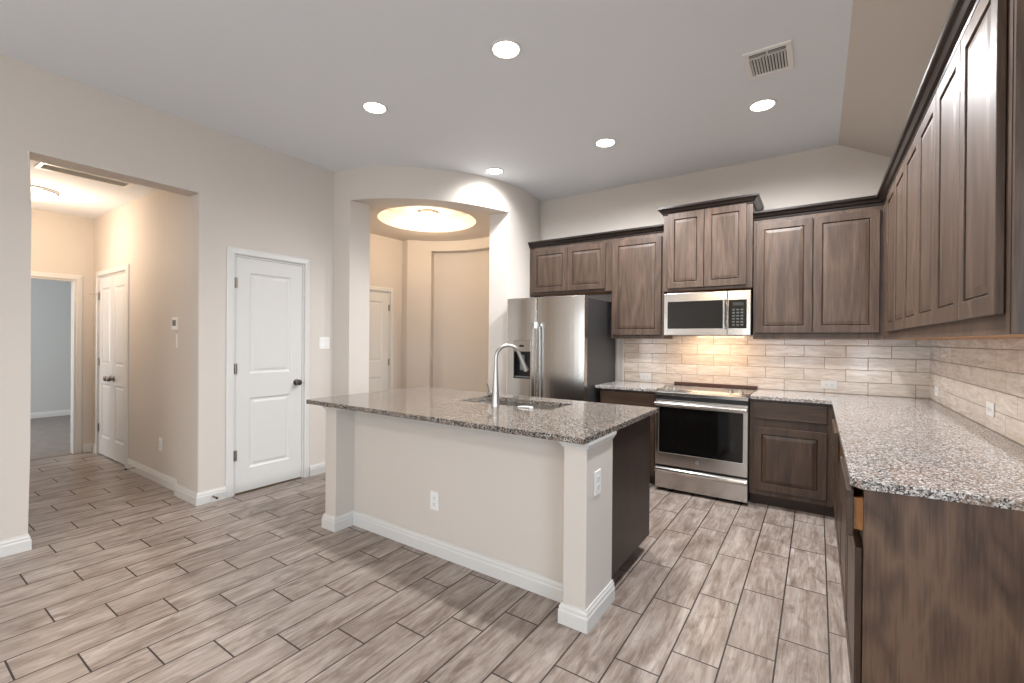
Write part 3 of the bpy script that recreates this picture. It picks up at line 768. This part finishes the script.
# ================================================================== REFRIGERATOR
FX0, FX1, FY = -2.755, -1.847, 3.97
fr = thing('refrigerator', 'stainless steel side-by-side refrigerator with charcoal sides', 'refrigerator', (FX0, FY, 0))
fw = FX1-FX0
B().box(0.002, fw-0.002, 0.075, 0.80, 0.03, 1.775).build('body', 'fridgeside', fr, bevel=0.004)['label'] = 'charcoal grey case'
B().box(0.02, fw-0.02, 0.05, 0.074, 0.01, 0.075).build('toe_grille', 'blackplastic', fr)
sp = 0.372
def fdoor(x0, x1, name, hole=None):
    n = 10; b = B()
    def yf(x): t = (x-x0)/(x1-x0)*2-1; return -0.010*(1-t*t)
    xs = sorted(set([x0 + (x1-x0)*i/n for i in range(n+1)] + ([hole[0], hole[1]] if hole else [])))
    zs = sorted(set([0.085, 1.795] + ([hole[2], hole[3]] if hole else [])))
    for i in range(len(xs)-1):
        for j in range(len(zs)-1):
            a, c, z0, z1 = xs[i], xs[i+1], zs[j], zs[j+1]
            if not (hole and hole[0]-1e-6 <= a and c <= hole[1]+1e-6 and hole[2] <= z0 and z1 <= hole[3]):
                b.face([(a, yf(a), z0), (c, yf(c), z0), (c, yf(c), z1), (a, yf(a), z1)])
            b.face([(a, 0.07, z0), (a, 0.07, z1), (c, 0.07, z1), (c, 0.07, z0)])
        for z in (zs[0], zs[-1]): b.face([(xs[i], yf(xs[i]), z), (xs[i+1], yf(xs[i+1]), z), (xs[i+1], 0.07, z), (xs[i], 0.07, z)])
    for x in (x0, x1):
        for j in range(len(zs)-1): b.face([(x, yf(x), zs[j]), (x, yf(x), zs[j+1]), (x, 0.07, zs[j+1]), (x, 0.07, zs[j])])
    return b.build(name, 'steel', fr, bevel=0.006, seg=3)
DH = (0.095, 0.315, 0.955, 1.352)
fdoor(0.001, sp-0.003, 'freezer_door', DH)
d2 = fdoor(sp+0.003, fw-0.001, 'fridge_door')
# ice and water dispenser
ds = thing('dispenser', '', '', (0, 0, 0)); del ds['label']; del ds['category']; ds.parent = fr
b = B(); x0, x1, z0, z1 = DH
b.box(x0+0.001, x1-0.001, 0.052, 0.06, z0+0.001, z1-0.001); b.box(x0+0.001, x0+0.008, -0.006, 0.052, z0+0.001, z1-0.001); b.box(x1-0.008, x1-0.001, -0.006, 0.052, z0+0.001, z1-0.001)
b.box(x0+0.008, x1-0.008, -0.006, 0.052, z0+0.001, z0+0.012)
b.build('niche', 'blackplastic', ds)['label'] = 'black dispenser niche'
b = B(); b.box(x0+0.008, x1-0.008, -0.014, 0.05, 1.235, z1-0.001); b.build('control_panel', 'steel', ds, bevel=0.003)
B().box(x0+0.075, x0+0.13, -0.0155, -0.0145, 1.285, 1.305).build('display', 'blackglass', ds)
B().box(x0+0.06, x0+0.11, 0.02, 0.05, 1.04, 1.2).build('paddle', 'grey', ds, bevel=0.004)
B().box(x0+0.012, x1-0.012, 0.0, 0.05, z0+0.0125, z0+0.02).build('drip_tray', 'grey', ds)
# handles
for x in (sp-0.024, sp+0.024):
    pts = [(x, -0.012, 0.60), (x, -0.05, 0.64), (x, -0.058, 0.75), (x, -0.062, 1.08), (x, -0.058, 1.42), (x, -0.05, 1.50), (x, -0.012, 1.54)]
    b = B()
    b.extr([(-0.014, 0.63), (-0.05, 0.63), (-0.066, 0.72), (-0.070, 1.08), (-0.066, 1.46), (-0.05, 1.53), (-0.014, 1.53), (-0.014, 1.50), (-0.040, 1.495), (-0.050, 1.44), (-0.054, 1.08), (-0.050, 0.74), (-0.040, 0.665), (-0.014, 0.66)], 'x', x-0.011, x+0.011)
    hd = b.build('handle', 'steelv', fr, bevel=0.004, seg=3)
B().box(sp+0.010, sp+0.048, -0.0725, -0.0705, 1.475, 1.54).build('tag', 'plastic', hd)['label'] = 'small white tag on the handle'

# ================================================================== RANGE
RX, RY, RW = -1.222, 4.151, 0.757
rg = thing('range', 'stainless steel slide-in electric range below the microwave', 'range', (RX, RY, 0))
B().box(0.004, RW-0.004, 0.045, 0.676, 0.03, 0.905).build('body', 'blackplastic', rg)
for fx in (0.05, RW-0.05):
    for fy in (0.10, 0.62): B().lathe([(0, 0), (0.018, 0), (0.018, 0.028), (0, 0.029)], (fx, fy, 0.0005), seg=12).build('foot', 'blackplastic', rg)
B().box(0.0, RW, 0.052, 0.640, 0.9055, 0.9195).build('cooktop', 'blackglass', rg, bevel=0.003)
# front control ledge
b = B(); b.extr([(0.0, 0.868), (0.0, 0.895), (0.052, 0.9205), (0.118, 0.9235), (0.118, 0.9198), (0.0515, 0.9050), (0.0445, 0.868)], 'x', 0.0, RW)
b.build('control_ledge', 'steel', rg, bevel=0.002)
B().box(0.0, RW, 0.641, 0.676, 0.9055, 0.9395).build('rear_trim', 'darkbrown', rg, bevel=0.003)['label'] = 'dark brown strip along the back of the cooktop'
for kx in (0.075, 0.145, RW-0.145, RW-0.065):
    k = B().lathe([(0, 0), (0.024, 0), (0.024, 0.006), (0.019, 0.010), (0.017, 0.026), (0.0, 0.028)], (0, 0, 0), seg=20).build('knob', 'chrome', rg, loc=(kx, 0.078, 0.9215), smooth=True)
    B().box(-0.003, 0.003, -0.016, 0.016, 0.026, 0.032).build('pointer', 'bronze', k)
# burner rings drawn on the glass (thin printed rings)
for bx, by, r in ((0.19, 0.50, 0.075), (0.19, 0.26, 0.09), (0.57, 0.50, 0.09), (0.57, 0.26, 0.075)):
    B().lathe([(r, 0.0), (r, 0.0006), (r-0.003, 0.0006), (r-0.003, 0.0)], (bx, by, 0.9196), seg=40).build('burner_ring', 'grey', rg)
B().box(0.012, RW-0.012, 0.012, 0.0445, 0.832, 0.8675).build('vent_gap', 'blackplastic', rg)
# oven door with window
OD = (0.238, 0.830)
b = B(); b.grid_wall('y', 0.0, 0.040, [0.002, 0.034, RW-0.040, RW-0.002], [OD[0], 0.352, 0.764, OD[1]], [(0.034, RW-0.040, 0.352, 0.764)])
od = b.build('oven_door', 'steel', rg, bevel=0.003)
B().box(0.0345, RW-0.0405, 0.0035, 0.012, 0.3525, 0.7635).build('window', 'blackglass', od)['label'] = 'black glass oven window'
b = B(); b.grid_wall('y', 0.0125, 0.016, [0.0345, 0.10, RW-0.106, RW-0.0405], [0.3525, 0.40, 0.70, 0.7635], [(0.10, RW-0.106, 0.40, 0.70)])
b.build('window_frame', 'blackplastic', od)
for z in (0.47, 0.58):
    b = B()
    for j in range(2): b.tube([(0.10, 0.10+0.1*j, z), (RW-0.106, 0.10+0.1*j, z)], 0.003, 6)
b = B(); b.tube([(0.006, -0.040, 0.795), (RW-0.006, -0.040, 0.795)], 0.0165, 16)
for x in (0.03, RW-0.03): b.box(x-0.011, x+0.011, -0.034, 0.001, 0.785, 0.805)
b.build('handle', 'steelv', od, smooth=True)['label'] = 'bright tubular handle'
# round maker's emblem under the window
b = B(); b.lathe([(0, 0), (0.0165, 0), (0.0165, 0.0015), (0.0, 0.0016)], (0, 0, 0), axis=(0, -1, 0), seg=28)
em = b.build('emblem', 'grey', od, loc=(0.364, -0.0002, 0.298))
b = B(); b.lathe([(0.0165, 0), (0.0165, 0.0025), (0.0142, 0.0025), (0.0142, 0)], axis=(0, -1, 0), seg=28)
def script(b, pts): b.tube([(x, -0.0022, z) for x, z in pts], 0.0009, 6)
script(b, [(-0.0005+0.0055*math.cos(t)-0.0045, 0.006*math.sin(t)) for t in [math.radians(x) for x in range(50, 330, 20)]] + [(-0.0015, 0.0), (-0.004, 0.0)])
script(b, [(0.0065+0.0035*math.cos(t), 0.003+0.003*math.sin(t)) for t in [math.radians(x) for x in range(30, 270, 24)]] + [(0.0045+0.0055*math.cos(t)-0.0005, -0.003+0.003*math.sin(t)) for t in [math.radians(x) for x in range(110, 340, 24)]])
b.build('emblem_mark', 'chrome', em)
# storage drawer
b = B(); b.extr([(0.0, 0.032), (0.0, 0.170), (-0.018, 0.180), (-0.024, 0.196), (-0.018, 0.212), (0.0, 0.222), (0.040, 0.222), (0.040, 0.032)], 'x', 0.002, RW-0.002)
b.build('storage_drawer', 'steel', rg, bevel=0.002, smooth=False)

# ================================================================== MICROWAVE
MW = thing('microwave', 'stainless steel microwave mounted under the cabinet above the range', 'microwave', (-1.2285, YB-0.418, 1.413))
mw, mh = 0.745, 0.400
B().box(0.002, mw-0.002, 0.028, 0.409, 0.004, mh-0.002).build('body', 'blackplastic', MW)
dw = 0.557
b = B(); b.grid_wall('y', 0, 0.026, [0, 0.036, 0.518, dw], [0, 0.062, 0.315, mh-0.003], [(0.036, 0.518, 0.062, 0.315)])
md = b.build('door', 'steel', MW, bevel=0.003)
B().box(0.0365, 0.5175, 0.003, 0.012, 0.0625, 0.3145).build('window', 'blackglass', md)['label'] = 'black glass window'
b = B(); b.tube([(0.537, -0.034, 0.058), (0.537, -0.034, 0.320)], 0.0105, 14)
for z in (0.075, 0.303): b.box(0.530, 0.544, -0.028, 0.001, z-0.009, z+0.009)
b.build('handle', 'steelv', md, smooth=True)
b = B(); b.grid_wall('y', 0, 0.026, [dw+0.002, dw+0.012, mw-0.034, mw], [0, 0.062, 0.312, mh-0.003], [(dw+0.012, mw-0.034, 0.062, 0.312)])
cp = b.build('control_frame', 'steel', MW, bevel=0.003)
pn = B().box(dw+0.0125, mw-0.0345, 0.003, 0.012, 0.0625, 0.3115).build('control_panel', 'blackglass', cp)
B().box(dw+0.045, mw-0.058, 0.0018, 0.0028, 0.262, 0.292).build('display', 'slot', pn)
for r in range(6):
    for c in range(3):
        B().box(dw+0.040+c*0.034, dw+0.062+c*0.034, 0.0018, 0.0028, 0.085+r*0.027, 0.099+r*0.027).build('key', 'key', cp)
B().box(0.10, mw-0.10, 0.06, 0.35, -0.002, 0.0035).build('underside_filter', 'grey', MW)

# cooktop lamp under the microwave
l = bpy.data.lights.new('cooktop_lamp', 'AREA'); l.shape = 'RECTANGLE'; l.size = 0.46; l.size_y = 0.05; l.energy = 4.2; l.color = (1.0, 0.70, 0.46)
o = bpy.data.objects.new('cooktop_lamp', l); COL.objects.link(o); o.parent = MW; o.location = (mw/2+0.02, 0.16, -0.006); o.rotation_euler = (0.25, 0, 0)

# ================================================================== WALL PLATES
def plate_base(label, loc, rz, w, h, group):
    return thing('outlet' if 'outlet' in label else 'light_switch', label, 'outlet' if 'outlet' in label else 'switch', loc, rz, group)
def outlet(label, loc, rz, horizontal=False, s=1.0):
    t = thing('electrical_outlet', label, 'outlet', loc, rz, 'white wall outlets')
    w, h = (0.118, 0.072) if horizontal else (0.072, 0.118)
    pl = B().box(-w/2, w/2, -0.006, 0, -h/2, h/2).build('plate', 'plastic', t, bevel=0.0025)
    for sg in (-1, 1):
        cx, cz = (sg*0.020, 0) if horizontal else (0, sg*0.020)
        f = B().box(cx-0.0145, cx+0.0145, -0.0085, -0.0062, cz-0.0145, cz+0.0145).build('receptacle', 'plastic', t, bevel=0.003)
        b = B()
        if horizontal: b.box(cx-0.005, cx+0.004, -0.0090, -0.0084, cz-0.007, cz-0.005); b.box(cx-0.005, cx+0.003, -0.0090, -0.0084, cz+0.005, cz+0.007); b.box(cx+0.008, cx+0.012, -0.0090, -0.0084, cz-0.002, cz+0.002)
        else: b.box(cx-0.007, cx-0.005, -0.0090, -0.0084, cz-0.004, cz+0.005); b.box(cx+0.005, cx+0.007, -0.0090, -0.0084, cz-0.003, cz+0.005); b.box(cx-0.002, cx+0.002, -0.0090, -0.0084, cz-0.012, cz-0.008)
        b.build('slots', 'slot', f)
    return t
yo = YB-0.0082
outlet('white outlet on the backsplash between refrigerator and range', (-1.53, yo, 0.976), 0, True)
outlet('white outlet on the back wall backsplash right of the range', (0.085, yo, 0.985), 0, True)
outlet('white outlet on the right wall backsplash nearest the viewer', (XR-0.0082, 3.29, 1.02), -PI/2, True)
outlet('white outlet on the right wall backsplash near the back corner', (XR-0.0082, 4.54, 1.0), -PI/2, True)
outlet('white outlet low on the cream island panel', (-1.994, 2.0898, 0.338), 0)
outlet('white outlet on the right side of the island post', (IX1+0.0002, 2.057, 0.665), PI/2)
outlet('white outlet low on the hallway wall below the thermostat', (-5.04, HW-0.0002, 0.365), 0)

t = thing('light_switch', 'double white rocker switch on the wall beside the pantry door', 'switch', (XL+0.0002, 2.723, 1.31), PI/2)
B().box(-0.058, 0.058, -0.006, 0, -0.059, 0.059).build('plate', 'plastic', t, bevel=0.0025)
for sg in (-1, 1):
    b = B(); b.extr([(-0.0062, -0.033), (-0.0105, -0.033), (-0.007, 0.0), (-0.0085, 0.033), (-0.0062, 0.033)], 'x', sg*0.023-0.0165, sg*0.023+0.0165); b.build('rocker', 'plastic', t)
t = thing('thermostat', 'white thermostat on the hallway wall', 'thermostat', (-4.64, HW-0.0002, 1.475))
B().box(-0.075, 0.075, -0.034, 0, -0.056, 0.056).build('case', 'plastic', t, bevel=0.006)
B().box(-0.055, 0.02, -0.0355, -0.0342, -0.018, 0.034).build('display', 'grey', t)
t = thing('light_switch', 'single white switch just below the hallway thermostat', 'switch', (-4.665, HW-0.0002, 1.325))
B().box(-0.036, 0.036, -0.006, 0, -0.059, 0.059).build('plate', 'plastic', t, bevel=0.0025)
B().box(-0.016, 0.016, -0.0095, -0.0062, -0.033, 0.033).build('rocker', 'plastic', t, bevel=0.002)

def door_stop(label, loc, rz):
    t = thing('door_stop', label, 'door stop', loc, rz, 'baseboard door stops')
    n = 60; B().tube([(0.006*math.cos(i*0.9), -0.004-i*0.001, 0.006*math.sin(i*0.9)) for i in range(n)], 0.0016, 6).build('spring', 'hinge', t, smooth=True)
    B().lathe([(0, 0), (0.009, 0), (0.009, 0.004), (0, 0.005)], axis=(0, -1, 0), seg=12).build('base', 'hinge', t)
    B().lathe([(0, 0.063), (0.0075, 0.063), (0.0085, 0.068), (0.0075, 0.077), (0, 0.078)], axis=(0, -1, 0), seg=12).build('tip', 'slot', t, smooth=True)
door_stop('spring door stop on the baseboard left of the pantry door', (XL+0.0163, 1.705, 0.045), PI/2)
door_stop('spring door stop on the hallway baseboard beside the closet', (-5.66, HW-0.0163, 0.045), 0)

# ================================================================== CEILING FIXTURES
def recessed(label, x, y, power=17):
    t = thing('recessed_light', label, 'ceiling light', (x, y, ZC), 0, 'recessed ceiling lights')
    B().lathe([(0.076, 0.0), (0.095, 0.0), (0.095, -0.004), (0.091, -0.007), (0.080, -0.006), (0.076, -0.002)], seg=40).build('trim_ring', 'white', t, smooth=True)
    B().lathe([(0, -0.006), (0.05, -0.005), (0.076, -0.002), (0.076, 0.0), (0, 0.0)], seg=40).build('lens', 'lens', t, smooth=True)
    l = bpy.data.lights.new('bulb', 'SPOT'); l.energy = power; l.color = (0.97, 0.98, 1.0)
    l.spot_size = math.radians(170); l.spot_blend = 0.8; l.shadow_soft_size = 0.06
    o = bpy.data.objects.new('bulb', l); COL.objects.link(o); o.parent = t; o.location = (0, 0, -0.068)
    return t
PWR = 140
for lb, x, y in (('recessed ceiling light nearest the viewer, above the island front', -1.542, 2.19),
                 ('recessed ceiling light nearest the pantry door wall', -2.741, 2.205),
                 ('recessed ceiling light above the aisle behind the island', -1.541, 3.70),
                 ('recessed ceiling light nearest the ceiling vent', -0.346, 3.735),
                 ('recessed ceiling light close to the bowed foyer wall', -2.741, 3.705)):
    recessed(lb, x, y, PWR*(0.08 if 'pantry' in lb else 0.42 if 'nearest the viewer' in lb else 0.36 if 'foyer' in lb else 1.12))
recessed('recessed ceiling light over the near right counter, outside the view', -0.346, 2.2, PWR)
for x in (-2.7, -0.9):
    recessed('recessed ceiling light behind the viewer, %s' % ('left' if x < -2 else 'right'), x, -1.2, PWR*(0.2 if x < -2 else 0.5))

def vent(label, loc, w, h, cols, rz=0, lou=14):
    t = thing('air_vent', label, 'vent', loc, rz, 'ceiling air vents')
    f = 0.03
    B().grid_wall('z', -0.010, 0, [-w/2, -w/2+f, w/2-f, w/2], [-h/2, -h/2+f, h/2-f, h/2], [(-w/2+f, w/2-f, -h/2+f, h/2-f)]).build('frame', 'plastic', t, bevel=0.003)
    B().box(-w/2+f, w/2-f, -h/2+f, h/2-f, -0.0015, -0.0003).build('duct_opening', 'slot', t)
    for i in range(lou):
        x = -w/2+f + (w-2*f)*(i+0.5)/lou
        B().extr([(x-0.004, -0.002), (x+0.003, -0.009), (x+0.005, -0.008), (x-0.002, -0.001)], 'y', -h/2+f, h/2-f-cols).build('louvre', 'plastic', t)
    if cols:
        B().box(-w/2+f, w/2-f, h/2-f-cols-0.002, h/2-f-cols+0.004, -0.009, -0.001).build('divider', 'white', t)
        for i in range(3):
            y = h/2-f-cols+0.012+i*(cols-0.014)/2.2
            B().extr([(y-0.003, -0.002), (y+0.004, -0.009), (y+0.006, -0.008), (y-0.001, -0.001)], 'x', -w/2+f, w/2-f).build('louvre', 'plastic', t)
        B().box(-0.006, 0.006, h/2-f-cols, h/2-f+0.002, -0.011, -0.009).build('damper_lever', 'white', t)
    return t
vent('white air vent in the kitchen ceiling', (-0.262, 3.163, ZC), 0.252, 0.312, 0.05, PI, 12)
vent('long white return air vent in the hallway ceiling', (-5.23, 1.165, HZ), 0.21, 0.60, 0, 0, 10)

def flush(name, label, loc, r, power, col, drop=-0.20):
    t = thing(name, label, 'ceiling light', loc)
    B().lathe([(0, 0), (r*0.98, 0), (r, -0.006), (r, -0.020), (r*0.93, -0.028), (r*0.90, -0.022), (0, -0.022)], seg=40).build('metal_pan', 'chrome', t, smooth=True)
    prof = [(r*0.90, -0.024)] + [(r*0.90*math.cos(a), -0.024-0.075*math.sin(a)) for a in [math.radians(x) for x in range(8, 90, 9)]] + [(0, -0.099)]
    B().lathe(prof, seg=40).build('glass_dome', 'dome', t, smooth=True)
    B().lathe([(0, -0.098), (0.010, -0.100), (0.011, -0.106), (0.006, -0.114), (0, -0.117)], seg=16).build('finial', 'chrome', t, smooth=True)
    l = bpy.data.lights.new('bulb', 'POINT'); l.energy = power; l.color = col; l.shadow_soft_size = r*0.7
    o = bpy.data.objects.new('bulb', l); COL.objects.link(o); o.parent = t; o.location = (0, 0, drop)
    return t
flush('flush_mount_light', 'added unseen warm dome light behind the viewer', (-1.7, -2.3, ZC), 0.20, 44, (1.0, 0.72, 0.46), -0.45)  # unseen warm lamp added to brighten the back wall and sloping ceiling
flush('flush_mount_light', 'flush-mount dome light on the hallway ceiling', (-6.16, 1.0, HZ), 0.17, 23, (1.0, 0.78, 0.59), -0.42)
flush('flush_mount_light', 'flush-mount dome light inside the round foyer tray', (-4.13, 4.17, TZ), 0.13, 21, (1.0, 0.75, 0.51), -0.26)
